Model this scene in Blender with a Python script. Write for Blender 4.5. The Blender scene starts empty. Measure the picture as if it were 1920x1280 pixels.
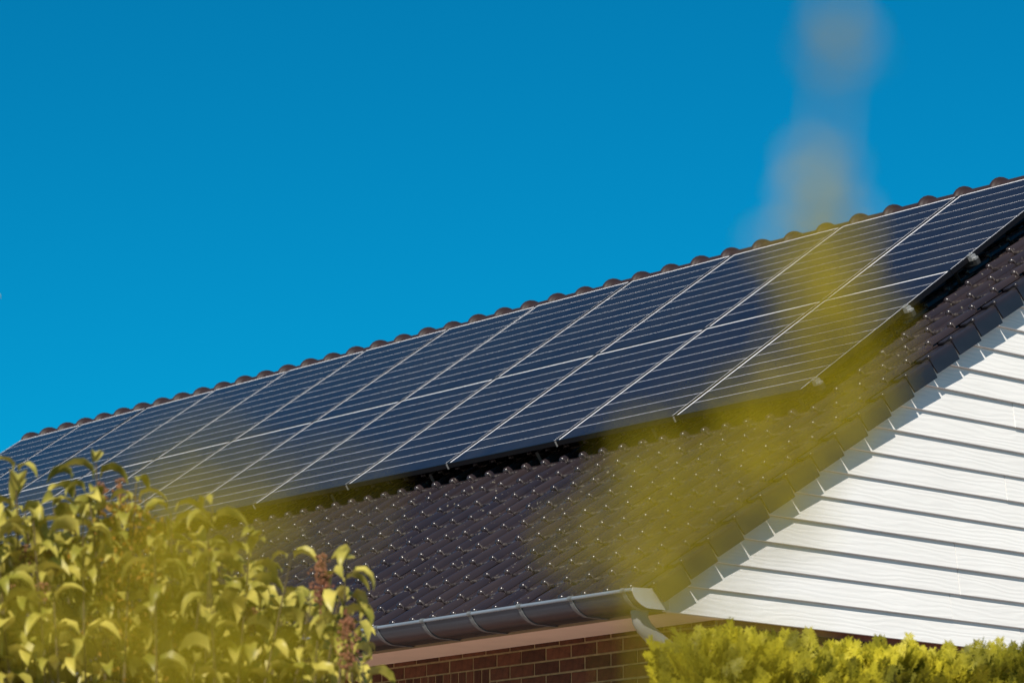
import bpy, math, random
from mathutils import Matrix, Vector, noise
R = math.radians
random.seed(7)
scene = bpy.context.scene
C = scene.collection

# ------------------------------------------------------------------ camera
YAW, PITCH, ROLL = 0.863430, 0.216783, 0.001887
CAM = Vector((12.29473, -11.56800, 1.39464))
FPX = 5738.26
cy_, sy_, cp_, sp_ = math.cos(YAW), math.sin(YAW), math.cos(PITCH), math.sin(PITCH)
FWD = Vector((-sy_ * cp_, cy_ * cp_, sp_))
RGT0 = Vector((cy_, sy_, 0))
UP0 = RGT0.cross(FWD)
RGT = RGT0 * math.cos(ROLL) + UP0 * math.sin(ROLL)
UPV = -RGT0 * math.sin(ROLL) + UP0 * math.cos(ROLL)
cd = bpy.data.cameras.new('camera')
cam = bpy.data.objects.new('camera', cd)
C.objects.link(cam)
m3 = Matrix((RGT, UPV, -FWD)).transposed()
cam.matrix_world = Matrix.Translation(CAM) @ m3.to_4x4()
cd.sensor_width = 36
cd.lens = FPX / 1920 * 36
cd.clip_start = 0.05
cd.clip_end = 2000
cd.dof.use_dof = True
cd.dof.focus_distance = 18.0
cd.dof.aperture_fstop = 5.4
scene.camera = cam

# ------------------------------------------------------------------ sky and sun
SUN = Vector((0.065, -0.100, 0.095)).normalized()      # towards the sun
elev = math.asin(SUN.z)
world = bpy.data.worlds.new('World')
scene.world = world
world.use_nodes = True
nt = world.node_tree
nt.nodes.clear()
sky = nt.nodes.new('ShaderNodeTexSky')
sky.sky_type = 'NISHITA'
sky.sun_disc = False
sky.sun_elevation = elev
sky.sun_rotation = math.atan2(SUN.x, SUN.y)
sky.air_density = 1.0
sky.dust_density = 0.0
sky.ozone_density = 3.0
sky.altitude = 0
gam = nt.nodes.new('ShaderNodeMix'); gam.data_type = 'RGBA'; gam.blend_type = 'MULTIPLY'
gam.inputs['Factor'].default_value = 1.0
gam.inputs['B'].default_value = (0.008, 0.90, 1.16, 1)     # polarising-filter blue, the same all over the sky
bg = nt.nodes.new('ShaderNodeBackground')
bg.inputs['Strength'].default_value = 0.05
wo = nt.nodes.new('ShaderNodeOutputWorld')
nt.links.new(sky.outputs[0], gam.inputs['A'])
nt.links.new(gam.outputs['Result'], bg.inputs['Color'])
nt.links.new(bg.outputs[0], wo.inputs[0])

sl = bpy.data.lights.new('sun', 'SUN')
sl.energy = 5.0
sl.angle = R(0.53)
sl.color = (1.0, 0.93, 0.82)
so = bpy.data.objects.new('sun', sl)
C.objects.link(so)
so.rotation_euler = SUN.to_track_quat('Z', 'Y').to_euler()

vs_ = scene.view_settings
vs_.view_transform = 'Standard'
vs_.look = 'None'
vs_.gamma = 1
vs_.use_curve_mapping = False
vs_.exposure = 0.62
scene.cycles.max_bounces = 6

# ------------------------------------------------------------------ materials
def new_mat(name):
    m = bpy.data.materials.new(name)
    m.use_nodes = True
    return m, m.node_tree, m.node_tree.nodes['Principled BSDF']

def mat(name, col, rough=0.6, spec=0.5, metal=0.0, var=0.0, vscale=8.0, bump=0.0, bscale=60.0,
        stretch=(1, 1, 1), coat=0.0, coords='Object', per_object=0.0):
    m, t, b = new_mat(name)
    b.inputs['Base Color'].default_value = (*col, 1)
    b.inputs['Roughness'].default_value = rough
    b.inputs['Specular IOR Level'].default_value = spec
    b.inputs['Metallic'].default_value = metal
    b.inputs['Coat Weight'].default_value = coat
    tc = t.nodes.new('ShaderNodeTexCoord')
    mp = t.nodes.new('ShaderNodeMapping')
    mp.inputs['Scale'].default_value = stretch
    t.links.new(tc.outputs[coords], mp.inputs[0])
    vec = mp.outputs[0]
    last = None
    if var > 0 or per_object > 0:
        nz = t.nodes.new('ShaderNodeTexNoise')
        nz.inputs['Scale'].default_value = vscale
        nz.inputs['Detail'].default_value = 6
        t.links.new(vec, nz.inputs['Vector'])
        mr = t.nodes.new('ShaderNodeMapRange')
        mr.inputs['From Min'].default_value = 0.3
        mr.inputs['From Max'].default_value = 0.7
        mr.inputs['To Min'].default_value = 1 - var
        mr.inputs['To Max'].default_value = 1 + var
        t.links.new(nz.outputs[0], mr.inputs[0])
        val = mr.outputs[0]
        if per_object > 0:
            oi = t.nodes.new('ShaderNodeObjectInfo')
            m2 = t.nodes.new('ShaderNodeMapRange')
            m2.inputs['To Min'].default_value = 1 - per_object
            m2.inputs['To Max'].default_value = 1 + per_object
            t.links.new(oi.outputs['Random'], m2.inputs[0])
            mu = t.nodes.new('ShaderNodeMath'); mu.operation = 'MULTIPLY'
            t.links.new(val, mu.inputs[0]); t.links.new(m2.outputs[0], mu.inputs[1])
            val = mu.outputs[0]
        vm = t.nodes.new('ShaderNodeVectorMath'); vm.operation = 'SCALE'
        vm.inputs[0].default_value = col
        t.links.new(val, vm.inputs['Scale'])
        t.links.new(vm.outputs[0], b.inputs['Base Color'])
    if bump > 0:
        n2 = t.nodes.new('ShaderNodeTexNoise')
        n2.inputs['Scale'].default_value = bscale
        n2.inputs['Detail'].default_value = 5
        t.links.new(vec, n2.inputs['Vector'])
        bp = t.nodes.new('ShaderNodeBump')
        bp.inputs['Strength'].default_value = bump
        bp.inputs['Distance'].default_value = 0.01
        t.links.new(n2.outputs[0], bp.inputs['Height'])
        t.links.new(bp.outputs[0], b.inputs['Normal'])
    return m

def leaf_mat(name, col, col2, trans=0.35, rough=0.5, scale=9.0, spec=0.3):
    """leaf: two greens mixed by position, some light let through"""
    m, t, b = new_mat(name)
    g = t.nodes.new('ShaderNodeNewGeometry')
    nz = t.nodes.new('ShaderNodeTexNoise'); nz.inputs['Scale'].default_value = scale; nz.inputs['Detail'].default_value = 3
    t.links.new(g.outputs['Position'], nz.inputs['Vector'])
    mr = t.nodes.new('ShaderNodeMapRange'); mr.inputs['From Min'].default_value = 0.35; mr.inputs['From Max'].default_value = 0.65
    t.links.new(nz.outputs[0], mr.inputs[0])
    mx = t.nodes.new('ShaderNodeMix'); mx.data_type = 'RGBA'
    mx.inputs['A'].default_value = (*col, 1); mx.inputs['B'].default_value = (*col2, 1)
    t.links.new(mr.outputs[0], mx.inputs['Factor'])
    t.links.new(mx.outputs['Result'], b.inputs['Base Color'])
    b.inputs['Roughness'].default_value = rough
    b.inputs['Specular IOR Level'].default_value = spec
    tr = t.nodes.new('ShaderNodeBsdfTranslucent')
    t.links.new(mx.outputs['Result'], tr.inputs['Color'])
    ms = t.nodes.new('ShaderNodeMixShader'); ms.inputs[0].default_value = trans
    out = t.nodes['Material Output']
    t.links.new(b.outputs[0], ms.inputs[1]); t.links.new(tr.outputs[0], ms.inputs[2])
    t.links.new(ms.outputs[0], out.inputs['Surface'])
    return m

M = {}
M['bounce_ground'] = mat('bounce_ground', (0.40, 0.32, 0.30), 0.9, 0.2, var=0.15, vscale=3)  # pale warm tone chosen to throw fill light up at the house
M['lawn'] = mat('lawn', (0.07, 0.085, 0.02), 0.9, 0.2, var=0.35, vscale=3)
M['underlay'] = mat('underlay', (0.012, 0.011, 0.012), 0.9, 0.2)
M['mortar'] = mat('mortar', (0.30, 0.20, 0.095), 0.95, 0.2, var=0.2, vscale=30, bump=0.4)
M['brick'] = mat('brick', (0.100, 0.033, 0.014), 0.85, 0.25, var=0.28, vscale=22, bump=0.5, bscale=120, per_object=0.35)
M['wall'] = mat('wall', (0.2, 0.08, 0.055), 0.9, 0.2, var=0.2)
M['soffit'] = mat('soffit', (0.80, 0.62, 0.47), 0.5, 0.4, var=0.05, vscale=4)  # white paint, with the warm ground bounce mixed into its colour
M['fascia'] = mat('fascia', (0.30, 0.21, 0.12), 0.6, 0.3, var=0.1, vscale=5)
M['bracket'] = mat('bracket', (0.13, 0.14, 0.145), 0.5, 0.4, metal=0.3, var=0.25, vscale=30)
M['zinc_bead'] = mat('zinc_bead', (0.17, 0.20, 0.235), 0.4, 0.5, metal=0.3, var=0.1)
M['zinc'] = mat('zinc', (0.042, 0.052, 0.068), 0.3, 0.5, metal=0.5, var=0.18, vscale=5, stretch=(0.6, 6, 6))
M['pvc'] = mat('pvc', (0.20, 0.20, 0.197), 0.35, 0.5)
M['zinc_cap'] = mat('zinc_cap', (0.40, 0.40, 0.39), 0.45, 0.5, metal=0.2, var=0.1, vscale=12)
M['rail'] = mat('rail', (0.34, 0.34, 0.34), 0.35, 0.5, metal=0.5)
M['dark_rail'] = mat('dark_rail', (0.03, 0.03, 0.03), 0.4, 0.5)
M['frame'] = mat('frame', (0.006, 0.006, 0.008), 0.35, 0.22)
M['backsheet'] = mat('backsheet', (0.72, 0.70, 0.72), 0.35, 0.3)
M['bark'] = mat('bark', (0.075, 0.055, 0.03), 0.85, 0.2, var=0.3, vscale=40)
M['pale_twig'] = mat('pale_twig', (0.30, 0.25, 0.16), 0.8, 0.2, var=0.2, vscale=40)
M['seeds'] = mat('seeds', (0.15, 0.055, 0.026), 0.7, 0.3, var=0.4, vscale=40)

# photovoltaic cells behind glass
m, t, b = new_mat('cells')
b.inputs['Base Color'].default_value = (0.010, 0.008, 0.015, 1)
b.inputs['Roughness'].default_value = 0.16
b.inputs['Specular IOR Level'].default_value = 0.062
tc = t.nodes.new('ShaderNodeTexCoord')
nz = t.nodes.new('ShaderNodeTexNoise'); nz.inputs['Scale'].default_value = 3.0; nz.inputs['Detail'].default_value = 4
t.links.new(tc.outputs['Object'], nz.inputs['Vector'])
mr = t.nodes.new('ShaderNodeMapRange'); mr.inputs['To Min'].default_value = 0.12; mr.inputs['To Max'].default_value = 0.24
t.links.new(nz.outputs[0], mr.inputs[0]); t.links.new(mr.outputs[0], b.inputs['Roughness'])
g = t.nodes.new('ShaderNodeNewGeometry')
mpc = t.nodes.new('ShaderNodeMapping'); mpc.inputs['Scale'].default_value = (2.2, .5, .5)
nd = t.nodes.new('ShaderNodeTexNoise'); nd.inputs['Scale'].default_value = 1.3; nd.inputs['Detail'].default_value = 7; nd.inputs['Roughness'].default_value = .65
t.links.new(g.outputs['Position'], mpc.inputs[0]); t.links.new(mpc.outputs[0], nd.inputs['Vector'])
md = t.nodes.new('ShaderNodeMapRange'); md.inputs['From Min'].default_value = .35; md.inputs['From Max'].default_value = .75
t.links.new(nd.outputs[0], md.inputs[0])
cd_ = t.nodes.new('ShaderNodeMix'); cd_.data_type = 'RGBA'
cd_.inputs['A'].default_value = (0.008, 0.0065, 0.013, 1); cd_.inputs['B'].default_value = (0.016, 0.0135, 0.017, 1)
t.links.new(md.outputs[0], cd_.inputs['Factor']); t.links.new(cd_.outputs['Result'], b.inputs['Base Color'])
M['cells'] = m

# glazed dark roof tile; dust sits on the front rims (attribute 'rim')
m, t, b = new_mat('tile_glaze')
b.inputs['Roughness'].default_value = 0.3
b.inputs['Specular IOR Level'].default_value = 0.42
g = t.nodes.new('ShaderNodeNewGeometry')
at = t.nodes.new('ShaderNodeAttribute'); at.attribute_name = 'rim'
nz = t.nodes.new('ShaderNodeTexNoise'); nz.inputs['Scale'].default_value = 2.2; nz.inputs['Detail'].default_value = 5
mpt = t.nodes.new('ShaderNodeMapping'); mpt.inputs['Scale'].default_value = (3.2, 0.8, 0.8)
t.links.new(g.outputs['Position'], mpt.inputs[0]); t.links.new(mpt.outputs[0], nz.inputs['Vector'])
cr = t.nodes.new('ShaderNodeMix'); cr.data_type = 'RGBA'
cr.inputs['A'].default_value = (0.0160, 0.0130, 0.0175, 1); cr.inputs['B'].default_value = (0.027, 0.0195, 0.0205, 1)
mr = t.nodes.new('ShaderNodeMapRange'); mr.inputs['From Min'].default_value = 0.35; mr.inputs['From Max'].default_value = 0.65
t.links.new(nz.outputs[0], mr.inputs[0]); t.links.new(mr.outputs[0], cr.inputs['Factor'])
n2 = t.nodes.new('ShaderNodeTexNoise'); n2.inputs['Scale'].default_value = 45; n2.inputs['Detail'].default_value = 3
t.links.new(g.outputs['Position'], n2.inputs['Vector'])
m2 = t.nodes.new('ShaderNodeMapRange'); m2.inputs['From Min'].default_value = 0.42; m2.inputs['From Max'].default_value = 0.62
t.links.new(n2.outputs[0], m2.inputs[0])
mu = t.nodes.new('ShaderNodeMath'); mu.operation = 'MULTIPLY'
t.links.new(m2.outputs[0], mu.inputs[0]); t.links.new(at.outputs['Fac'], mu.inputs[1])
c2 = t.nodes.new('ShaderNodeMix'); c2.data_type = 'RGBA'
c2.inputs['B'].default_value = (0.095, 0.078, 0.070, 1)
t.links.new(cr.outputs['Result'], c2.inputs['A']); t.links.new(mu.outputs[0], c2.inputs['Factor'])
n3 = t.nodes.new('ShaderNodeTexNoise'); n3.inputs['Scale'].default_value = 38; n3.inputs['Detail'].default_value = 2
t.links.new(g.outputs['Position'], n3.inputs['Vector'])
m3_ = t.nodes.new('ShaderNodeMapRange'); m3_.inputs['From Min'].default_value = 0.69; m3_.inputs['From Max'].default_value = 0.74; m3_.inputs['To Max'].default_value = 0.75
t.links.new(n3.outputs[0], m3_.inputs[0])
c3 = t.nodes.new('ShaderNodeMix'); c3.data_type = 'RGBA'; c3.inputs['B'].default_value = (0.20, 0.18, 0.14, 1)
t.links.new(c2.outputs['Result'], c3.inputs['A']); t.links.new(m3_.outputs[0], c3.inputs['Factor'])
t.links.new(c3.outputs['Result'], b.inputs['Base Color'])
r2 = t.nodes.new('ShaderNodeMapRange'); r2.inputs['To Min'].default_value = 0.17; r2.inputs['To Max'].default_value = 0.27
t.links.new(nz.outputs[0], r2.inputs[0]); t.links.new(r2.outputs[0], b.inputs['Roughness'])
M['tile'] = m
M['ridge'] = mat('ridge', (0.018, 0.010, 0.010), 0.55, 0.25, var=0.3, vscale=9)
M['verge'] = mat('verge', (0.016, 0.014, 0.018), 0.28, 0.45, var=0.15, vscale=6, coords='Object')

# white fibre-cement boards with an embossed wood grain
m, t, b = new_mat('siding')
b.inputs['Roughness'].default_value = 0.55
b.inputs['Specular IOR Level'].default_value = 0.3
g = t.nodes.new('ShaderNodeNewGeometry')
oi = t.nodes.new('ShaderNodeObjectInfo')
ad = t.nodes.new('ShaderNodeVectorMath'); ad.operation = 'MULTIPLY_ADD'
ad.inputs[1].default_value = (1, 1, 1)
cmb = t.nodes.new('ShaderNodeCombineXYZ')
mu = t.nodes.new('ShaderNodeMath'); mu.operation = 'MULTIPLY'; mu.inputs[1].default_value = 37
t.links.new(oi.outputs['Random'], mu.inputs[0]); t.links.new(mu.outputs[0], cmb.inputs[0])
t.links.new(g.outputs['Position'], ad.inputs[0]); t.links.new(cmb.outputs[0], ad.inputs[2])
mp = t.nodes.new('ShaderNodeMapping'); mp.inputs['Scale'].default_value = (1, 1.4, 9)
t.links.new(ad.outputs[0], mp.inputs[0])
wv = t.nodes.new('ShaderNodeTexWave'); wv.wave_type = 'BANDS'; wv.bands_direction = 'Z'
wv.inputs['Scale'].default_value = 1.1; wv.inputs['Distortion'].default_value = 11
wv.inputs['Detail'].default_value = 3; wv.inputs['Detail Scale'].default_value = 1.2
t.links.new(mp.outputs[0], wv.inputs['Vector'])
bp = t.nodes.new('ShaderNodeBump'); bp.inputs['Strength'].default_value = 0.20; bp.inputs['Distance'].default_value = 0.004
t.links.new(wv.outputs[0], bp.inputs['Height']); t.links.new(bp.outputs[0], b.inputs['Normal'])
nz = t.nodes.new('ShaderNodeTexNoise'); nz.inputs['Scale'].default_value = 2.2; nz.inputs['Detail'].default_value = 6
t.links.new(ad.outputs[0], nz.inputs['Vector'])
cr = t.nodes.new('ShaderNodeMix'); cr.data_type = 'RGBA'
cr.inputs['A'].default_value = (0.60, 0.585, 0.565, 1); cr.inputs['B'].default_value = (0.69, 0.675, 0.655, 1)
t.links.new(nz.outputs[0], cr.inputs['Factor']); t.links.new(cr.outputs['Result'], b.inputs['Base Color'])
M['siding'] = m

M['shrub_leaf'] = leaf_mat('shrub_leaf', (0.16, 0.155, 0.022), (0.46, 0.385, 0.082), 0.22, 0.42, 9)
M['hedge'] = leaf_mat('hedge_leaf', (0.11, 0.105, 0.007), (0.48, 0.41, 0.020), 0.22, 0.6, 5)
M['near_leaf'] = leaf_mat('near_leaf', (0.33, 0.27, 0.003), (0.39, 0.31, 0.004), 0.40, 0.6, 30)
M['small_leaf'] = leaf_mat('small_leaf', (0.22, 0.14, 0.015), (0.30, 0.12, 0.015), 0.30, 0.6, 8)

# ------------------------------------------------------------------ helpers
class MB:
    """collects vertices and faces for ONE mesh"""
    def __init__(s): s.v = []; s.f = []; s.rim = []
    def add(s, vs, fs, mx=None, rim=None):
        n = len(s.v)
        if mx is not None: vs = [mx @ Vector(p) for p in vs]
        s.v += [tuple(p) for p in vs]
        s.f += [tuple(i + n for i in f) for f in fs]
        s.rim += (rim if rim else [0.0] * len(vs))
    def box(s, x0, x1, y0, y1, z0, z1, mx=None):
        s.add([(x0, y0, z0), (x1, y0, z0), (x1, y1, z0), (x0, y1, z0), (x0, y0, z1), (x1, y0, z1), (x1, y1, z1), (x0, y1, z1)],
              [(0, 3, 2, 1), (4, 5, 6, 7), (0, 1, 5, 4), (1, 2, 6, 5), (2, 3, 7, 6), (3, 0, 4, 7)], mx)
    def prism(s, poly, ax, a, b):
        """extrude a polygon (2D, in the two other axes) along axis ax from a to b"""
        n = len(poly)
        def P(p, t):
            q = list(p); q.insert(ax, t); return tuple(q)
        vs = [P(p, a) for p in poly] + [P(p, b) for p in poly]
        fs = [tuple(range(n))[::-1], tuple(range(n, 2 * n))] + [(i, (i + 1) % n, n + (i + 1) % n, n + i) for i in range(n)]
        s.add(vs, fs)
    def tube(s, pts, r, n=8, cap=True):
        pts = [Vector(p) for p in pts]
        rs = r if isinstance(r, (list, tuple)) else [r] * len(pts)
        base = len(s.v); vs = []; fs = []
        ref = None
        for i, p in enumerate(pts):
            d = (pts[min(i + 1, len(pts) - 1)] - pts[max(i - 1, 0)]).normalized()
            if ref is None:
                ref = d.orthogonal().normalized()
            a = (ref - d * ref.dot(d))
            a = a.normalized() if a.length > 1e-6 else d.orthogonal().normalized()
            ref = a; bb = d.cross(a)
            for k in range(n):
                w = 2 * math.pi * k / n
                vs.append(p + (a * math.cos(w) + bb * math.sin(w)) * rs[i])
        for i in range(len(pts) - 1):
            for k in range(n):
                fs.append((i * n + k, i * n + (k + 1) % n, (i + 1) * n + (k + 1) % n, (i + 1) * n + k))
        if cap:
            fs.append(tuple(range(n))[::-1]); fs.append(tuple(range((len(pts) - 1) * n, len(pts) * n)))
        s.add(vs, fs)
    def ball(s, c, r, nu=8, nv=5, sc=(1, 1, 1), mx=None):
        vs = [(c[0], c[1], c[2] + r * sc[2])]
        for j in range(1, nv):
            ph = math.pi * j / nv
            for i in range(nu):
                th = 2 * math.pi * i / nu
                vs.append((c[0] + r * sc[0] * math.sin(ph) * math.cos(th), c[1] + r * sc[1] * math.sin(ph) * math.sin(th), c[2] + r * sc[2] * math.cos(ph)))
        vs.append((c[0], c[1], c[2] - r * sc[2]))
        fs = [(0, 1 + i, 1 + (i + 1) % nu) for i in range(nu)]
        for j in range(nv - 2):
            o = 1 + j * nu
            fs += [(o + i, o + nu + i, o + nu + (i + 1) % nu, o + (i + 1) % nu) for i in range(nu)]
        o = 1 + (nv - 2) * nu; l = len(vs) - 1
        fs += [(o + i, l, o + (i + 1) % nu) for i in range(nu)]
        s.add(vs, fs, mx)
    def mesh(s, name, m, smooth=True, angle=35):
        me = bpy.data.meshes.new(name)
        me.from_pydata(s.v, [], s.f)
        me.materials.append(m)
        if any(s.rim):
            a = me.attributes.new('rim', 'FLOAT', 'POINT')
            a.data.foreach_set('value', s.rim)
        if smooth:
            me.polygons.foreach_set('use_smooth', [True] * len(me.polygons))
            me.set_sharp_from_angle(angle=R(angle))
        me.update()
        return me
    def build(s, name, m, parent=None, smooth=True, angle=35):
        return link(name, s.mesh(name, m, smooth, angle), parent)

def link(name, data, parent=None, mx=None):
    o = bpy.data.objects.new(name, data)
    C.objects.link(o)
    if parent is not None: o.parent = parent
    if mx is not None: o.matrix_local = mx
    return o

def thing(name, label, cat, loc=(0, 0, 0), group=None):
    o = link(name, None)
    o.empty_display_size = 0.2
    o.location = loc
    o['label'] = label; o['category'] = cat
    if group: o['group'] = group
    return o

def copy_tree(o, parent=None):
    c = o.copy(); C.objects.link(c)
    if parent is not None:
        c.parent = parent
    for ch in list(o.children): copy_tree(ch, c)
    return c

# ------------------------------------------------------------------ house dimensions (metres)
TH = 0.606519
ZE = 3.70                      # eave edge
XL = -15.10                    # left end of roof
SR = 6.21                      # slope length to the ridge
CT, ST = math.cos(TH), math.sin(TH)
YR = SR * CT
ZR = ZE + SR * ST
COURSE, TW = 0.257286, 0.194916
def roofp(x, s, h=0.0): return Vector((x, s * CT - h * ST, ZE + s * ST + h * CT))
ROT = Matrix.Rotation(TH, 4, 'X')
def roofm(x, s, h=0.0): return Matrix.Translation(roofp(x, s, h)) @ ROT

# ------------------------------------------------------------------ ground
g = MB(); g.add([(-900, -900, 0), (900, -900, 0), (900, 900, 0), (-900, 900, 0)], [(0, 1, 2, 3)])
o = g.build('lawn', M['lawn'], smooth=False); o['kind'] = 'structure'
g = MB(); g.add([(-24, -20, 0.004), (24, -20, 0.004), (24, 24, 0.004), (-24, 24, 0.004)], [(0, 1, 2, 3)])
o = g.build('bounce_yard', M['bounce_ground'], smooth=False); o['kind'] = 'structure'  # unseen pale yard, widened to bounce warm light onto gable and soffit

# ------------------------------------------------------------------ house
house = thing('house', 'red brick house with dark tiled roof and white boarded gable', 'house', (0, 0, 0))
YW, XG, ZSOF = 0.585, -0.115, 3.597
DEP = 2 * YR
# roof body: two sloping slabs
rb = MB()
a = roofp(0, 0.02, -0.03); c_ = roofp(0, SR, -0.03); d_ = roofp(0, SR, -0.09); e_ = roofp(0, 0.02, -0.09)
rb.prism([(a.y, a.z), (c_.y, c_.z), (d_.y, d_.z), (e_.y, e_.z)], 0, XL + 0.02, -0.09)
rb.prism([(DEP - a.y, a.z), (YR + 0.001, c_.z), (YR + 0.001, d_.z), (DEP - e_.y, e_.z)], 0, XL + 0.02, -0.09)
roof = rb.build('roof', M['underlay'], house, smooth=False)

# --- one roof tile: pan with a narrow roll and a domed nose at its lower end
def tile_mesh(mb, mx=None, lod=0):
    L = COURSE + 0.045
    prof = [(-0.158, 0.0), (-0.10, -0.003), (-0.042, 0.000), (-0.030, -0.004), (-0.021, 0.020), (-0.010, 0.031), (0.0, 0.034),
            (0.010, 0.031), (0.021, 0.020), (0.028, -0.003), (0.0345, 0.000)]
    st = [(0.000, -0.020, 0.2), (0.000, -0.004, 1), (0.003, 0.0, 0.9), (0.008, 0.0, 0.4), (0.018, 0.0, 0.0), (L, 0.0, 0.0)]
    vs, fs, rim = [], [], []
    n = len(prof)
    for (v, dz, rm) in st:
        k = 1.0
        for (u, h) in prof:
            slope = 0.022 - v * 0.022 / COURSE          # lower end rides on the course below
            flare = 1.12 if v < 0.02 and h > 0.01 else 1.0
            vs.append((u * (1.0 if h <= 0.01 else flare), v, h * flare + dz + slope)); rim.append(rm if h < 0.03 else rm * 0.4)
    for j in range(len(st) - 1):
        for i in range(n - 1):
            fs.append((j * n + i, j * n + i + 1, (j + 1) * n + i + 1, (j + 1) * n + i))
    mb.add(vs, fs, mx, rim)
    mb.ball((0, 0.010, 0.036), 0.026, 8, 6, (1, 1.05, 0.95), mx)
tm = MB(); tile_mesh(tm)
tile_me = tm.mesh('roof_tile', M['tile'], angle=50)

cells_ = []
for j in range(24):
    for k in range(77):
        x = -0.1886 - TW * k; s = j * COURSE
        if x < XL + 0.1: continue
        p = roofp(x, s)
        vis = (s < 2.6) or (x > -1.05)
        cells_.append((0 if vis else 1, (p - CAM).length, x, s))
cells_.sort()
rest = MB()
for i, (_, _, x, s) in enumerate(cells_):
    jx = Matrix.Translation((random.uniform(-.0012, .0012), random.uniform(-.002, .002), random.uniform(-.001, .001))) @ Matrix.Rotation(random.gauss(0, .004), 4, 'Z') @ Matrix.Rotation(random.gauss(0, .005), 4, 'Y') @ Matrix.Rotation(random.gauss(0, .004), 4, 'X')
    mx = roofm(x, s) @ jx
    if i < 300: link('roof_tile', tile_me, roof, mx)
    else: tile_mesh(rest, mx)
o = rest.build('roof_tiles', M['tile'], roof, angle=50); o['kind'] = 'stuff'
# rear slope tiles: same tiles, joined
rear = MB()
for j in range(24):
    for k in range(0, 77):
        x = -0.1886 - TW * k
        if x < XL + 0.1: continue
        p = roofp(x, j * COURSE)
        mx = Matrix.Translation((x, DEP - p.y, p.z)) @ Matrix.Rotation(math.pi, 4, 'Z') @ ROT
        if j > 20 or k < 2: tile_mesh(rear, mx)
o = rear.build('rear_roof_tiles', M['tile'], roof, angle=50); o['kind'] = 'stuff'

# --- verge tiles with a hanging flap
def verge_mesh(side=1):
    mb = MB()
    L = COURSE + 0.03
    # cross-section (x across, h up), outer skin, from inner edge over the rounded shoulder down the flap
    sec = [(-0.115, 0.004), (-0.06, 0.004), (-0.035, 0.012), (-0.016, 0.014), (-0.006, 0.010), (0.0, 0.0), (0.001, -0.03), (0.001, -0.106)]
    th = 0.011
    inner = [(-0.115, -0.008), (-0.06, -0.008), (-0.035, 0.0), (-0.018, 0.001), (-0.013, -0.002), (-0.010, -0.008), (-0.010, -0.03), (-0.010, -0.106)]
    n = len(sec)
    vs, fs, rim = [], [], []
    def tri(q):   # front edge leans back towards the bottom, leaving a thin wedge between flaps
        return 0.013 * max(0.0, (-q[1] - 0.02) / 0.086)
    for (v, lift, outw) in ((0.0, 0.024, 0.006), (0.02, 0.0225, 0.0055), (COURSE - 0.002, 0.003, 0.0)):
        for q in sec: vs.append(((q[0] + outw) * side, v + (tri(q) if v == 0 else 0), q[1] + lift)); rim.append(0)
        for q in inner: vs.append(((q[0] + outw) * side, v + (tri(q) if v == 0 else 0), q[1] + lift)); rim.append(0)
    N = 2 * n
    for j in range(2):
        for i in range(n - 1):
            fs.append((j * N + i, j * N + i + 1, (j + 1) * N + i + 1, (j + 1) * N + i))
            fs.append((j * N + n + i, (j + 1) * N + n + i, (j + 1) * N + n + i + 1, j * N + n + i + 1))
        fs.append((j * N + n - 1, j * N + N - 1, (j + 1) * N + N - 1, (j + 1) * N + n - 1))
    for i in range(n - 1):
        fs.append((i, n + i, n + i + 1, i + 1))
        fs.append((2 * N + i, 2 * N + i + 1, 2 * N + n + i + 1, 2 * N + n + i))
    mb.add(vs, fs, None, rim)
    mb.ball((-0.008 * side, 0.010, 0.036), 0.016, 8, 6, (1.2, 1.0, 0.9))
    return mb.mesh('verge_tile', M['verge'], angle=45)
vme = verge_mesh(1); vml = verge_mesh(-1)
for j in range(24):
    jx = Matrix.Rotation(random.gauss(0, .006), 4, 'Z')
    link('verge_tile', vme, roof, roofm(0, j * COURSE) @ jx)
    link('verge_tile', vml, roof, roofm(XL, j * COURSE))
    p = roofp(0, j * COURSE)
    for xx, me in ((0, vml), (XL, vme)):
        link('verge_tile', me, roof, Matrix.Translation((xx, DEP - p.y, p.z)) @ Matrix.Rotation(math.pi, 4, 'Z') @ ROT)

# --- ridge tiles: half-round with a domed collar
rm_ = MB()
stn = [(0.0, .085)] + [(0.0 + 0.002, .105)] + [(0.075 * k / 8, .098 + .033 * math.sin(math.pi * min(1, (k + .8) / 8.8)) ** .7) for k in range(1, 9)] + [(0.085, .096), (0.37, .092)]
vs, fs = [], []
NS = 13
for (x, r) in stn:
    for k in range(NS):
        w = math.pi * k / (NS - 1)
        vs.append((x, math.cos(w) * r * 1.15, math.sin(w) * r))
for j in range(len(stn) - 1):
    for k in range(NS - 1):
        fs.append((j * NS + k, j * NS + k + 1, (j + 1) * NS + k + 1, (j + 1) * NS + k))
rm_.add(vs, fs)
ridge_me = rm_.mesh('ridge_tile', M['ridge'], angle=60)
k = 0
while True:
    x = -2.4426 + 0.3475 * (6 - k)
    if x > -0.30:
        k += 1; continue
    if x < XL - 0.05: break
    link('ridge_tile', ridge_me, roof, Matrix.Translation((x, YR, ZR - 0.014 + random.uniform(-.003, .003))) @ Matrix.Rotation(random.gauss(0, .006), 4, 'Y'))
    k += 1

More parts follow.
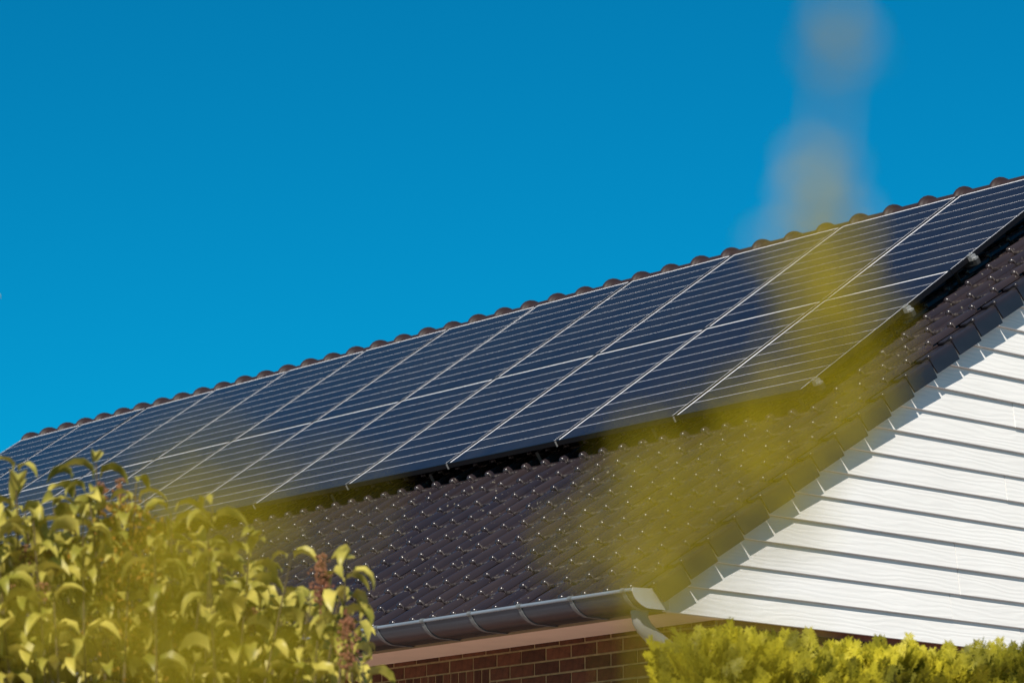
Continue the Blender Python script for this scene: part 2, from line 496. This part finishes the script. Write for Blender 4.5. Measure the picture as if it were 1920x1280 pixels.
# --- front wall with bricks
fw = MB(); fw.box(XL + 0.12, XG - 0.02, YW, YW + 0.25, 0, ZSOF)
front = fw.build('front_wall', M['mortar'], house, smooth=False)
BL, BH, CL, CH = 0.2185, 0.0715, 0.2290, 0.0820
def brick_mesh(l, h, d=0.02):
    mb = MB(); e = 0.0035; f = -0.006
    pts = []
    vs = [(0, 0, 0), (l, 0, 0), (l, 0, h), (0, 0, h), (e, f, e), (l - e, f, e), (l - e, f, h - e), (e, f, h - e)]
    mb.add(vs, [(4, 5, 6, 7), (0, 1, 5, 4), (1, 2, 6, 5), (2, 3, 7, 6), (3, 0, 4, 7)])
    return mb.mesh('brick', M['brick'], smooth=False)
bme = brick_mesh(BL, BH); bhalf = brick_mesh(BL / 2 - 0.005, BH); sold = brick_mesh(0.0655, 0.2155)
SX = -2.120                    # right end of the soldier course over the window
def brick_add(mb, x, z, l):
    e, f, h = 0.0035, -0.006, BH
    mb.add([(x + p[0], YW + p[1], z + p[2]) for p in [(0, 0, 0), (l, 0, 0), (l, 0, h), (0, 0, h), (e, f, e), (l - e, f, e), (l - e, f, h - e), (e, f, h - e)]],
           [(4, 5, 6, 7), (0, 1, 5, 4), (1, 2, 6, 5), (2, 3, 7, 6), (3, 0, 4, 7)])
nb = 0
brest = MB()
for i in range(0, 43):
    z = 3.573 - i * CH
    p0 = -0.100 if i % 2 == 0 else 0.006
    for k in range(0, 66):
        xr = min(p0 - CL * k - 0.005, XG - 0.022)
        xl = p0 - CL * (k + 1) + 0.005
        if i == 0: pass
        if i in (2, 3, 4):
            if xr < SX and xl > -6.2: continue
            if xl < SX < xr: xl = SX + 0.005
        if xr - xl < 0.04 or xl < XL + 0.13: continue
        l = xr - xl
        if i < 6 and xl > -5.6 and nb < 230:
            nb += 1
            me = bme if abs(l - BL) < .004 else brick_mesh(l, BH)
            link('brick', me, front, Matrix.Translation((xl + random.gauss(0, .001), YW + random.uniform(0, .002), z + random.gauss(0, .001))))
        else: brick_add(brest, xl, z, l)
zs = 3.491 - 0.2155 - 0.008
x = SX - BH - 0.005
while x > -6.1:
    link('brick', sold, front, Matrix.Translation((x, YW + random.uniform(0, .002), zs)))
    x -= 0.0752
# top course strip right under the soffit
o = brest.build('bricks', M['brick'], front, smooth=False); o['kind'] = 'stuff'

# --- gable wall and its boards
gw = MB()
def gy(z): return (z - ZE) / math.tan(TH)
gw.prism([(YW + 0.02, 0), (DEP - YW - 0.02, 0), (DEP - YW - 0.02, ZE), (YR, ZR - 0.16), (YW + 0.02, ZE)], 0, XG - 0.25, XG)
gable = gw.build('gable_wall', M['wall'], house, smooth=False)
gw = MB()
gw.prism([(YW + 0.02, 0), (DEP - YW - 0.02, 0), (DEP - YW - 0.02, ZE), (YR, ZR - 0.16), (YW + 0.02, ZE)], 0, XL + 0.1, XL + 0.35)
gw.build('gable_wall', M['wall'], house, smooth=False)
bw = MB(); bw.box(XL + 0.12, XG - 0.02, DEP - YW - 0.25, DEP - YW, 0, ZSOF); bw.build('rear_wall', M['wall'], house, smooth=False)

EXPO = 0.1588
ZB0 = 3.5953
def board(y0b, y0t, y1b, y1t, zb, zt, jig):
    """one lapped board: bottom edge stands out, top tucks behind the next"""
    xo_b, xo_t = -0.0565 + jig, -0.0775
    tk = 0.011
    mb = MB()
    r = 0.003
    zm = zb + r
    f = r / (zt - zb)
    def L(a, b, t): return a + (b - a) * t
    vs = [(xo_b - tk, y0b, zb), (xo_b - r, y0b, zb), (xo_b, L(y0b, y0t, f), zm), (xo_t, y0t, zt), (xo_t - tk, y0t, zt),
          (xo_b - tk, y1b, zb), (xo_b - r, y1b, zb), (xo_b, L(y1b, y1t, f), zm), (xo_t, y1t, zt), (xo_t - tk, y1t, zt)]
    fs = [(0, 1, 2, 3, 4), (9, 8, 7, 6, 5)] + [(i, i + 5, (i + 1) % 5 + 5, (i + 1) % 5) for i in range(5)]
    mb.add(vs, fs)
    return mb.build('siding_board', M['siding'], gable, smooth=False)
inset = 0.030 / ST      # keep the boards just below the tile bed
i = 0
while True:
    zb = ZB0 + EXPO * i
    zt = zb + EXPO + 0.022
    yb = gy(zb) + inset + 0.02; yt = gy(zt) + inset + 0.02
    if i == 0: yb = max(yb, 0.10); yt = max(yt, yb)
    if yt > YR - 0.05: break
    joints = [(3.05, 2.52, 2.60, 2.46, 4.3, 3.35, 2.95, 3.52, 4.45)[i % 9] + (0.0 if i % 3 else 0.12)]
    joints = [j for j in joints if yt + 0.25 < j < DEP - yt - 0.25]
    joints += [j for j in ([joints[0] + 3.6] if joints else [YR + 0.3]) if yt + .25 < j < DEP - yt - .25]
    ys = [None] + joints + [None]
    for a, b in zip(ys[:-1], ys[1:]):
        y0b, y0t = (yb, yt) if a is None else (a + .002, a + .002)
        y1b, y1t = (DEP - yb, DEP - yt) if b is None else (b - .002, b - .002)
        board(y0b, y0t, y1b, y1t, zb, zt, random.uniform(-.002, .0035))
    i += 1
# brick strip below the boards on the gable side
gb = MB()
gbm = MB()
for i in range(10):
    z = ZB0 - 0.02 - (i + 1) * CH
    for k in range(14):
        y = YW + 0.03 + CL * (k + (0.5 if i % 2 else 0))
        e = 0.0035
        gbm.add([(XG, y, z), (XG, y + BL, z), (XG, y + BL, z + BH), (XG, y, z + BH), (XG + .006, y + e, z + e), (XG + .006, y + BL - e, z + e), (XG + .006, y + BL - e, z + BH - e), (XG + .006, y + e, z + BH - e)],
                [(4, 5, 6, 7), (0, 1, 5, 4), (1, 2, 6, 5), (2, 3, 7, 6), (3, 0, 4, 7)])
o = gbm.build('bricks', M['brick'], gable, smooth=False); o['kind'] = 'stuff'

# --- eaves: soffit, fascia
s_ = MB(); s_.box(XL + 0.05, -0.085, 0.150, YW + 0.03, ZSOF, ZSOF + 0.018); s_.build('soffit', M['soffit'], house, smooth=False)
s_ = MB(); s_.box(XL + 0.05, -0.084, 0.132, 0.150, ZSOF - 0.004, ZSOF + 0.15); s_.build('fascia', M['fascia'], house, smooth=False)

# --- gutter
GY, GZ = -0.150, 3.690
prof = [(-0.150, 3.690), (-0.141, 3.668), (-0.126, 3.647), (-0.104, 3.629), (-0.072, 3.613), (-0.046, 3.604), (-0.032, 3.602), (0.105, 3.602), (0.118, 3.606), (0.122, 3.615), (0.122, 3.735)]
inner = [(y + (0.003 if i < 5 else (0.0 if i < 8 else -0.003)), z + (0.0 if i in (0, 10) else 0.003)) for i, (y, z) in enumerate(prof)]
gt = MB(); gt.prism(prof + inner[::-1], 0, XL + 0.03, -0.036)
gutter = gt.build('gutter', M['zinc'], house, angle=30)
bd = MB(); bd.tube([(XL + 0.03, GY - 0.004, GZ + 0.004), (-0.036, GY - 0.004, GZ + 0.004)], 0.0105, 10)
bd.build('bead', M['zinc_bead'], gutter)
ec = MB()
ec.prism([(y - (0.003 if i < 8 else -0.001), z - 0.002) for i, (y, z) in enumerate(prof)] + [(0.09, 3.742), (-0.02, 3.712), (-0.150, 3.706)], 0, -0.036, -0.030)
ec.build('end_cap', M['zinc_cap'], gutter, angle=30)
br = MB()
w = 0.015
po = [(y - 0.004, z - 0.004) for y, z in prof[:8]] + [(0.131, 3.598)]
pi_ = [(y - 0.0005, z - 0.0005) for y, z in prof[:8]] + [(0.131, 3.6015)]
br.prism(po + pi_[::-1], 0, -w, w)
br.tube([(-w * 1.15, GY - 0.004, GZ + 0.004), (w * 1.15, GY - 0.004, GZ + 0.004)], 0.0150, 10)
bracket_me = br.mesh('gutter_bracket', M['bracket'], angle=30)
for k in range(34):
    x = -0.101 - 0.4435 * k
    if x < XL + 0.1: break
    link('gutter_bracket', bracket_me, gutter, Matrix.Translation((x + random.gauss(0, .004), 0, 0)))
# --- downpipe with swan neck
dp = MB()
DX, PY = -0.150, 0.01
dp.tube([(DX, PY, 3.605), (DX, PY, 3.575), (DX, PY + .008, 3.545), (DX, PY + .035, 3.510), (DX, PY + .09, 3.470), (DX, .44, 3.29), (DX, .49, 3.255), (DX, .515, 3.215), (DX, .52, 3.165), (DX, .52, 0.02)], 0.048, 16)
pipe = dp.build('downpipe', M['pvc'], house, angle=50)
cl = MB(); cl.tube([(DX, PY, 3.600), (DX, PY, 3.580)], 0.051, 16); cl.build('collar', M['pvc'], pipe)

# ------------------------------------------------------------------ solar array
PS0, PX0, PP = 2.3316, 0.6159, 1.154
PW, PL = 1.136, 1.7312
PH = 0.1731
frame_d = 0.035
def make_panel():
    t = thing('solar_panel', '', 'solar panel', group='solar panels on the roof')
    f = MB(); lip = 0.010
    for (x0, x1, y0, y1) in ((0, PW, 0, 0.014), (0, PW, PL - 0.007, PL), (0, lip, 0.014, PL - 0.007), (PW - lip, PW, 0.014, PL - 0.007)):
        # each bar: top lip plus outer wall
        f.box(x0, x1, y0, y1, -frame_d, 0.0)
    f.build('frame', M['frame'], t, smooth=False)
    b = MB(); b.box(lip, PW - lip, 0.014, PL - 0.007, -0.008, -0.0016)
    b.build('backsheet', M['backsheet'], t, smooth=False)
    NR = 10
    x0, x1 = lip + 0.014, PW - lip - 0.009
    y0, y1 = 0.0145, PL - 0.007 - 0.0095
    p = (y1 - y0) / NR
    r = MB(); r.box(x0, x1, 0, p - 0.0046, -0.0015, -0.0013)
    me = r.mesh('cell_row', M['cells'], smooth=False)
    for k in range(NR):
        link('cell_row', me, t, Matrix.Translation((0, y0 + p * k, 0)))
    return t
proto = make_panel()
ords = ['', 'second', 'third', 'fourth', 'fifth', 'sixth']
n = 0
for row in (0, 1):
    for k in range(12):
        t = proto if n == 0 else copy_tree(proto)
        n += 1
        xl = -(PX0 + PP * (k + 1)) + (PP - PW)
        s = PS0 + row * (PL + 0.005)
        t.matrix_world = roofm(xl, s, PH) @ Matrix.Translation((0, 0, 0)) @ Matrix.Rotation(random.gauss(0, .0008), 4, 'X')
        rn = 'upper' if row else 'lower'
        other = 'under the ridge' if row else 'above bare tiles'
        if k == 0: lab = 'black solar panel at the gable end of the %s row, %s' % (rn, other)
        elif k < 6: lab = 'solar panel of the %s row %s, %s from the gable end' % (rn, other, ords[k])
        elif k < 11: lab = 'solar panel of the %s row %s, %s from the far left end' % (rn, other, ords[11 - k])
        else: lab = 'black solar panel at the far left end of the %s row, farthest from the gable' % rn
        t['label'] = lab

# rails with end clamps and roof hooks
rail_lab = ['aluminium rail under the lower panels nearest the gutter, with hooks reaching the tiles',
            'aluminium rail under the upper half of the lower solar panels',
            'aluminium rail under the lower half of the upper solar panels',
            'aluminium rail under the upper panels nearest the ridge']
for s, lab in zip((2.468, 3.505, 4.289, 5.31), rail_lab):
    t = thing('mounting_rail', lab, 'rail', group='rails carrying the solar panels')
    x1, x0 = -PX0 + 0.055, -(PX0 + 12 * PP) - 0.04
    t.matrix_world = roofm(0, s, 0)
    r = MB(); r.box(x0, x1, -0.019, 0.019, PH - frame_d - 0.036, PH - frame_d - 0.001); r.build('rail', M['dark_rail'], t, smooth=False)
    c = MB()
    c.box(-PX0 + 0.003, -PX0 + 0.034, -0.025, 0.025, PH - frame_d, PH - 0.004)
    c.box(-PX0 - 0.006, -PX0 + 0.020, -0.025, 0.025, PH + 0.001, PH + 0.006)
    c.tube([(-PX0 + 0.014, 0, PH + 0.006), (-PX0 + 0.014, 0, PH + 0.015)], 0.009, 6)
    c.box(-PX0 + 0.034, -PX0 + 0.052, -0.020, 0.020, PH - frame_d, PH - 0.022)
    c.build('end_clamp', M['rail'], t, smooth=False)
    hm = MB()
    hm.box(-0.015, 0.015, -0.10, -0.094, 0.0, PH - 0.098)
    hm.box(-0.015, 0.015, -0.10, 0.0, PH - 0.098, PH - 0.092)
    hm.box(-0.015, 0.015, -0.10, 0.06, 0.0, 0.006)
    hme = hm.mesh('roof_hook', M['dark_rail'], smooth=False)
    for k in range(13):
        x = -PX0 - PP * k - (0.28 if k else 0.10)
        if x < x0 + .05: break
        link('roof_hook', hme, t, Matrix.Translation((x, 0.02, 0.02)))
    if s < 3:
        for k in range(12):
            gm = MB(); xx = -PX0 - PP * (k + 1) + 0.009
            gm.box(xx - .004, xx + .004, PS0 - s - 0.004, PS0 - s + .02, PH - frame_d - 0.006, PH - 0.005)
            gm.build('mid_clamp', M['rail'], t, smooth=False)

# ------------------------------------------------------------------ plants
def at(px, py, d):
    """point at distance d (along the view axis) seen at a position of the photograph, used to lay plants out"""
    return CAM + (FWD + RGT * ((px - 960) / FPX) - UPV * ((py - 640) / FPX)) * d

def orient(pos, d, up):
    """matrix with local +Y along d and local +Z near up"""
    y = d.normalized()
    x = y.cross(up)
    if x.length < 1e-4: x = y.orthogonal()
    x.normalize(); z = x.cross(y)
    m = Matrix((x, y, z)).transposed().to_4x4()
    return Matrix.Translation(pos) @ m

def leaf_geo(length, width, arch, fold, segs=5):
    """arched, folded leaf along +Y, drooping to -Z"""
    vs, fs = [], []
    ang = 0.75; y = z = 0.0
    for i in range(segs + 1):
        tt = i / segs
        w = width * 0.5 * (math.sin(math.pi * tt ** 0.75) ** 0.85 if 0 < tt < 1 else 0.0) + 0.0008
        up = fold * w
        cs, sn = math.cos(ang), math.sin(ang)
        # normal direction of the midrib in the y-z plane
        ny, nz_ = -sn, cs
        vs += [(-w, y + ny * up, z + nz_ * up), (0, y, z), (w, y + ny * up, z + nz_ * up)]
        y += cs * length / segs; z += sn * length / segs
        ang -= arch * (0.34, 0.30, 0.18, 0.10, 0.08)[min(i, 4)] if segs == 5 else arch / segs
    for i in range(segs):
        o = i * 3
        fs += [(o, o + 1, o + 4, o + 3), (o + 1, o + 2, o + 5, o + 4)]
    return vs, fs

# ---- left shrub
rs = random.Random(21)
sb = at(330, 1280, 9.8); sbase = Vector((sb.x, sb.y, 0))
shrub = thing('leafy_shrub', 'tall yellow-green shrub with arching leaves and brown seed heads in front of the roof', 'shrub', sbase)
variants = [leaf_geo(rs.uniform(.115, .148), rs.uniform(.044, .056), rs.uniform(1.9, 2.6), rs.uniform(.4, 1.0)) for _ in range(8)]
lmes = []
for vsf in variants:
    b_ = MB(); b_.add(*vsf); lmes.append(b_.mesh('leaf', M['shrub_leaf'], angle=70))
sil = [(-150, 840), (-60, 900), (0, 905), (40, 890), (100, 960), (140, 905), (180, 868), (215, 900), (255, 905), (300, 975), (345, 1015), (400, 975), (440, 1010), (475, 1020), (520, 1050), (575, 1085), (640, 1045), (680, 1060), (700, 1180), (712, 1300)]
def sil_y(x):
    for (a, ya), (b, yb) in zip(sil[:-1], sil[1:]):
        if a <= x <= b: return ya + (yb - ya) * (x - a) / (b - a)
    return 1200
stems = MB(); leafs = []
H = Vector((RGT0.x, RGT0.y, 0)); D = Vector((FWD.x, FWD.y, 0)).normalized()
tips = [(180, 868, 9.3), (30, 888, 9.2), (255, 905, 9.2), (400, 948, 9.3), (470, 1006, 9.2), (650, 1050, 9.1), (640, 1100, 9.15), (545, 1050, 9.2), (100, 950, 9.4), (140, 905, 9.5), (320, 960, 9.4)]
for _ in range(160):
    x = rs.uniform(-170, 690)
    y = sil_y(x) + 40 + abs(rs.gauss(0, 1)) * 130
    if x > 600: y += 30
    tips.append((x, y, rs.uniform(9.05, 10.5)))
for _ in range(26):                                # lower stems, below the frame
    tips.append((rs.uniform(-200, 740), rs.uniform(1300, 1900), rs.uniform(9.0, 10.6)))
for (px, py, d) in tips:
    tip = at(px, py, d)
    lean = Vector((rs.gauss(0, .12), rs.gauss(0, .12), 0))
    root = sbase + Vector((rs.gauss(0, .18), rs.gauss(0, .12), 0))
    mid = root.lerp(tip, 0.55) + lean + (tip - sbase) * 0.1 * 0
    mid.x += (tip.x - mid.x) * 0.45; mid.y += (tip.y - mid.y) * 0.45
    pts = []
    for i in range(9):
        t_ = i / 8
        pts.append(root * (1 - t_) ** 2 + mid * 2 * t_ * (1 - t_) + tip * t_ ** 2)
    stems.tube([p - sbase for p in pts], [0.011 * (1 - i / 8) + 0.0022 for i in range(9)], 5, cap=False)
    # leaves in opposite pairs down from the tip
    ln = 0.0; a0 = rs.uniform(0, 3.14); seg = 0
    Ltot = (tip - root).length
    sdir = (pts[-1] - pts[-2]).normalized()
    nn = 11 if py < 1290 else 14
    step = 0.060
    for q in range(nn):
        tt = 1 - (q * step * (1.0 + .06 * q)) / Ltot
        if tt < 0.25: break
        p = root * (1 - tt) ** 2 + mid * 2 * tt * (1 - tt) + tip * tt ** 2
        for sgn in (0, math.pi):
            if rs.random() < 0.14: continue
            an = a0 + sgn + rs.gauss(0, .3)
            d_ = Vector((math.cos(an), math.sin(an), rs.uniform(0.15, 0.7) if q < 2 else rs.uniform(-.1, .5)))
            sc = rs.uniform(.70, 1.15) * (0.8 if q == 0 else 1)
            leafs.append((p + d_.normalized() * 0.012, d_, sc, rs.randrange(8)))
        a0 += 1.45
stems.build('stem', M['bark'], shrub)
# nearest and in-frame leaves become single leaves, the rest one mass
def score(l):
    v = l[0] - CAM; z = v.dot(FWD); x = 960 + FPX * v.dot(RGT) / z; y = 640 - FPX * v.dot(UPV) / z
    return (0 if (-30 < x < 760 and y < 1300) else 1, z)
leafs.sort(key=score)
lrest = MB()
for i, (p, d_, sc, k) in enumerate(leafs):
    mx = orient(p - sbase, d_, Vector((0, 0, 1))) @ Matrix.Rotation(rs.gauss(0, .35), 4, 'Y') @ Matrix.Scale(sc, 4)
    if i < 298: link('leaf', lmes[k], shrub, mx)
    else: lrest.add(*variants[k], mx)
o = lrest.build('foliage', M['shrub_leaf'], shrub, angle=70); o['kind'] = 'stuff'
# seed heads
for (px, py, d, w_, h_) in [(602, 1085, 9.1, .05, .15), (652, 1205, 9.0, .055, .15), (648, 1170, 9.05, .02, .09), (45, 1045, 9.2, .05, .08), (95, 1055, 9.3, .06, .08), (140, 1010, 9.5, .04, .10),
                      (20, 1110, 9.3, .05, .10), (80, 1130, 9.2, .05, .12), (470, 1160, 9.2, .06, .07), (190, 930, 9.6, .04, .09), (225, 915, 9.5, .03, .06)]:
    c = at(px, py, d) - sbase; b_ = MB()
    for _ in range(int(170 * (w_ * h_) / .0075)):
        tz = rs.uniform(-.5, .5); rr = w_ * .62 * (1 + .35 * math.sin(tz * 23 + px)) * math.sqrt(max(0, 1 - (tz * 1.9) ** 2)) * math.sqrt(rs.random()); an = rs.uniform(0, 6.28)
        b_.ball((c.x + rr * math.cos(an), c.y + rr * math.sin(an), c.z + tz * h_), rs.uniform(.0030, .0058), 5, 4)
    b_.tube([c + Vector((0, 0, h_ * .45)), c - Vector((0, 0, h_ * .7))], .0025, 5)
    b_.build('seed_head', M['seeds'], shrub)
# small orange-yellow leaflets of a second shoot in the middle of the shrub
sm = MB()
for _ in range(1300):
    px, py = rs.gauss(245, 42), rs.uniform(905, 1290)
    if py < 930 + abs(px - 250) * .6: continue
    p = at(px, py, rs.uniform(9.1, 9.7)) - sbase
    d_ = Vector((rs.gauss(0, 1), rs.gauss(0, 1), rs.gauss(.2, .7)))
    vs, fs = leaf_geo(.022, .011, 1.0, .3, 2)
    sm.add(vs, fs, orient(p, d_, Vector((rs.gauss(0, .5), rs.gauss(0, .5), 1))))
o = sm.build('small_leaves', M['small_leaf'], shrub); o['kind'] = 'stuff'
# one long shoot that stands just outside the left edge and pokes a leaf tip into view
ls = MB(); tipL = at(-32, 556, 9.3) - sbase; b0 = at(-150, 1200, 9.5) - sbase
ls.tube([b0, b0.lerp(tipL, .5) + Vector((.02, 0, .1)), tipL, tipL + Vector((0, 0, .03))], [.006, .004, .0025, .001], 5)
for q in range(9):
    p = tipL - Vector((0, 0, q * .07)) + (b0 - tipL) * .03 * q
    for sg in (-1, 1):
        if q == 0 and sg == 1:
            d_ = H + Vector((0, 0, .5)); sc = .62
        else:
            d_ = Vector((-H.x, -H.y, .3)) if q < 6 else Vector((sg * H.y, -sg * H.x, .3)); sc = .8
        vs, fs = variants[q % 8]
        ls.add(vs, fs, orient(p, d_, Vector((0, 0, 1))) @ Matrix.Scale(sc, 4))
ls.build('tall_shoot', M['shrub_leaf'], shrub)

# ---- conifer hedge on the right
rh = random.Random(5)
def spray_geo(ln, seed):
    r_ = random.Random(seed); b_ = MB()
    def blade(p, d, l, w, up):
        mx = orient(p, d, up)
        w *= .66
        b_.add([(-w * .5, 0, 0), (w * .5, 0, 0), (w * .62, l * .5, w * .15), (0, l, 0), (-w * .62, l * .5, w * .15)], [(0, 1, 2, 3, 4)], mx)
    up = Vector((0, 0, 1))
    blade(Vector((0, 0, 0)), Vector((0, 1, 0)), ln, .006, up)
    nb_ = 12
    for i in range(nb_):
        t_ = .1 + .82 * i / nb_
        for sg in (-1, 1):
            d = Vector((sg * (1.0 - .35 * t_), .95, r_.gauss(.05, .22)))
            l = ln * .46 * (1 - t_ * .72) * r_.uniform(.75, 1.15)
            p = Vector((0, ln * t_, 0))
            blade(p, d, l, .0065, up)
            if l > ln * .22:
                dn = d.normalized()
                for q in (.4, .68):
                    for s2 in (-1, 1):
                        d2 = dn + Vector((-s2 * dn.y, s2 * dn.x, r_.gauss(0, .2))) * .8
                        blade(p + dn * l * q, d2, l * .36, .005, up)
    return b_.v, b_.f
sprays = [spray_geo(rh.uniform(.085, .125), 100 + i) for i in range(6)]
A = at(1322, 1250, 11.0); B = at(1990, 1215, 11.75)
A.z = 0; B.z = 0
U = (B - A).normalized(); Nn = Vector((U.y, -U.x, 0))
if Nn.dot(CAM - A) < 0: Nn = -Nn
hedge = thing('conifer_hedge', 'clipped yellow-green conifer hedge in front of the white gable', 'hedge', A)
smes = []
for (v, f) in sprays:
    b_ = MB(); b_.v, b_.f, b_.rim = list(v), list(f), [0.0] * len(v); smes.append(b_.mesh('spray', M['hedge'], angle=60))
HL = 2.7
def top(u):      # hedge top height
    return 2.632 + 0.036 * u + 0.035 * math.exp(-((u - .16) / .20) ** 2) - 0.13 * max(0, (.06 - u)) / .06 + 0.03 * noise.noise(Vector((u * 4.1, 0, 3)))
items = []
for i in range(8200):
    u = rh.random() ** 1.0 * HL
    if rh.random() < .25:
        u = rh.random() ** 2 * HL
    zt = top(u)
    if rh.random() < .42:      # top face
        w = rh.uniform(-.05, .30); z = zt - abs(rh.gauss(0, .035)) - .05
        d = Vector((rh.gauss(0, .35), rh.gauss(0, .35), 1)) + Nn * .25
        if rh.random() < .16: z += .05; d = Vector((rh.gauss(0, .12), rh.gauss(0, .12), 1))
    elif rh.random() < .12:    # left end
        u = rh.gauss(0, .03); w = rh.uniform(0, .25); z = rh.uniform(.2, zt - .06) if rh.random() < .4 else zt - .06 - abs(rh.gauss(0, .3))
        d = -U * .8 + Vector((rh.gauss(0, .3), rh.gauss(0, .3), .8))
    else:
        z = zt - .06 - abs(rh.gauss(0, .35)) if rh.random() < .75 else rh.uniform(.1, zt)
        if z < .1: continue
        w = rh.gauss(0, .05) + .05 * noise.noise(Vector((u * 5, z * 5, 0)))
        d = Nn * .55 + Vector((rh.gauss(0, .45), rh.gauss(0, .45), .9))
    p = U * u - Nn * w + Vector((0, 0, z))
    nrm = (Nn + Vector((rh.gauss(0, .7), rh.gauss(0, .7), rh.gauss(.1, .4)))).normalized()
    items.append((p, d, nrm, rh.uniform(.65, 1.25), rh.randrange(6)))
items.sort(key=lambda q: -(q[0].z) + 0.4 * (q[0].dot(-Nn)))
hrest = MB(); cnt = 0
for i, (p, d, nrm, sc, k) in enumerate(items):
    mx = orient(p, d, nrm) @ Matrix.Scale(sc, 4)
    if cnt < 296 and i % 3 == 0:
        link('spray', smes[k], hedge, mx); cnt += 1
    else: hrest.add(*sprays[k], mx)
o = hrest.build('foliage', M['hedge'], hedge, angle=60); o['kind'] = 'stuff'
for i in range(16):
    u = rh.uniform(.05, HL - .1); w = rh.uniform(.0, .2)
    q = U * u - Nn * w
    b_ = MB(); b_.tube([q, q + Vector((rh.gauss(0, .03), rh.gauss(0, .03), 1.4)), q + Vector((rh.gauss(0, .05), rh.gauss(0, .05), top(u) + rh.uniform(-.04, .03)))], [.02, .012, .003], 6)
    b_.build('stem', M['pale_twig'], hedge)
core = MB(); core.prism([(0.08, 0), (HL - .02, 0), (HL - .02, 2.55), (.12, 2.5)], 1, -0.14, -0.28)
core.v = [tuple(U * p[0] + Nn * p[1] + Vector((0, 0, p[2]))) for p in core.v]
core.build('inner_twigs', M['bark'], hedge, smooth=False)

# ---- slender shoots close to the camera, out of focus
rn = random.Random(3)
def near_shoot(label, stem_pts, clumps, d0, seed):
    r_ = random.Random(seed)
    pts = [at(x, y, d) for (x, y, d) in stem_pts]
    base = Vector((pts[0].x, pts[0].y, 0))
    t = thing('plant_shoot', label, 'plant', base, 'slender shoots close to the camera')
    st = MB()
    full = [Vector((0, 0, 0)), (pts[0] - base) * .5 + Vector((0.004, 0.004, 0))] + [p - base for p in pts]
    st.tube(full, [.0022] * 2 + [.0016 - .0012 * i / len(pts) for i in range(len(pts))], 6)
    st.build('stem', M['near_leaf'], t)
    vs, fs = leaf_geo(.0062, .0033, 1.1, .3, 3)
    b_ = MB(); b_.add(vs, fs); me = b_.mesh('leaf', M['near_leaf'], angle=70)
    tw = MB(); allp = []
    for (cx, cy, rx, ry, n) in clumps:
        for _ in range(n):
            best = None
            for _c in range(14):                 # leaves keep clear of one another along the twig
                a_ = r_.uniform(0, 6.283); rr = math.sqrt(r_.random())
                c_ = (cx + rx * rr * math.cos(a_), cy + ry * rr * math.sin(a_))
                dm = min([math.hypot(c_[0] - e[0], c_[1] - e[1]) for e in allp] or [999])
                if best is None or dm > best[0]: best = (dm, c_)
            allp.append(best[1])
            p = at(best[1][0], best[1][1], d0 + r_.gauss(0, .012))
            q = min(full, key=lambda f_: (f_ + base - p).length) + base
            d_ = (p - q) + Vector((r_.gauss(0, .01), r_.gauss(0, .01), r_.gauss(.006, .01)))
            nrm = (SUN + Vector((r_.gauss(0, .5), r_.gauss(0, .5), r_.gauss(0, .5)))).normalized()
            link('leaf', me, t, orient(p - base, d_, nrm) @ Matrix.Scale(r_.uniform(.7, 1.2), 4))
            tw.tube([q - base, q.lerp(p, .6) - base + Vector((0, 0, -.001)), p - base], .00035, 3, cap=False)
    tw.build('petiole', M['near_leaf'], t)
    return t
near_shoot('thin yellow-green shoot blurred by closeness, rising before the gable verge into the sky',
           [(1230, 1330, .735), (1240, 1150, .735), (1290, 980, .735), (1420, 800, .735), (1545, 620, .735), (1570, 440, .735), (1550, 300, .735), (1560, 180, .735), (1572, 40, .735)],
           [(1572, 90, 16, 70, 7), (1535, 355, 40, 60, 9), (1550, 520, 90, 110, 28), (1580, 650, 90, 80, 17),
            (1440, 840, 130, 110, 26), (1270, 930, 130, 110, 26), (1200, 1010, 150, 90, 9), (1300, 1080, 120, 80, 14), (1430, 950, 120, 80, 12), (1600, 740, 70, 70, 10), (1340, 1230, 170, 50, 12)],
           .735, 11)
near_shoot('thin yellow-green shoot blurred by closeness, low before the leafy shrub on the left',
           [(300, 1330, .75), (300, 1200, .75), (310, 1050, .75), (320, 930, .75), (300, 850, .75)],
           [(310, 1225, 140, 60, 16), (310, 1080, 110, 90, 12), (340, 970, 100, 60, 8), (480, 1000, 90, 60, 5), (500, 1230, 110, 60, 8), (130, 1200, 100, 60, 5)],
           .75, 12)

near_shoot('thin yellow-green shoot, the closest and most blurred, before the far left panels',
           [(380, 1420, .43), (400, 1200, .43), (420, 1000, .43), (430, 860, .43)],
           [(460, 950, 200, 30, 6), (300, 1060, 200, 60, 3)],
           .43, 13)
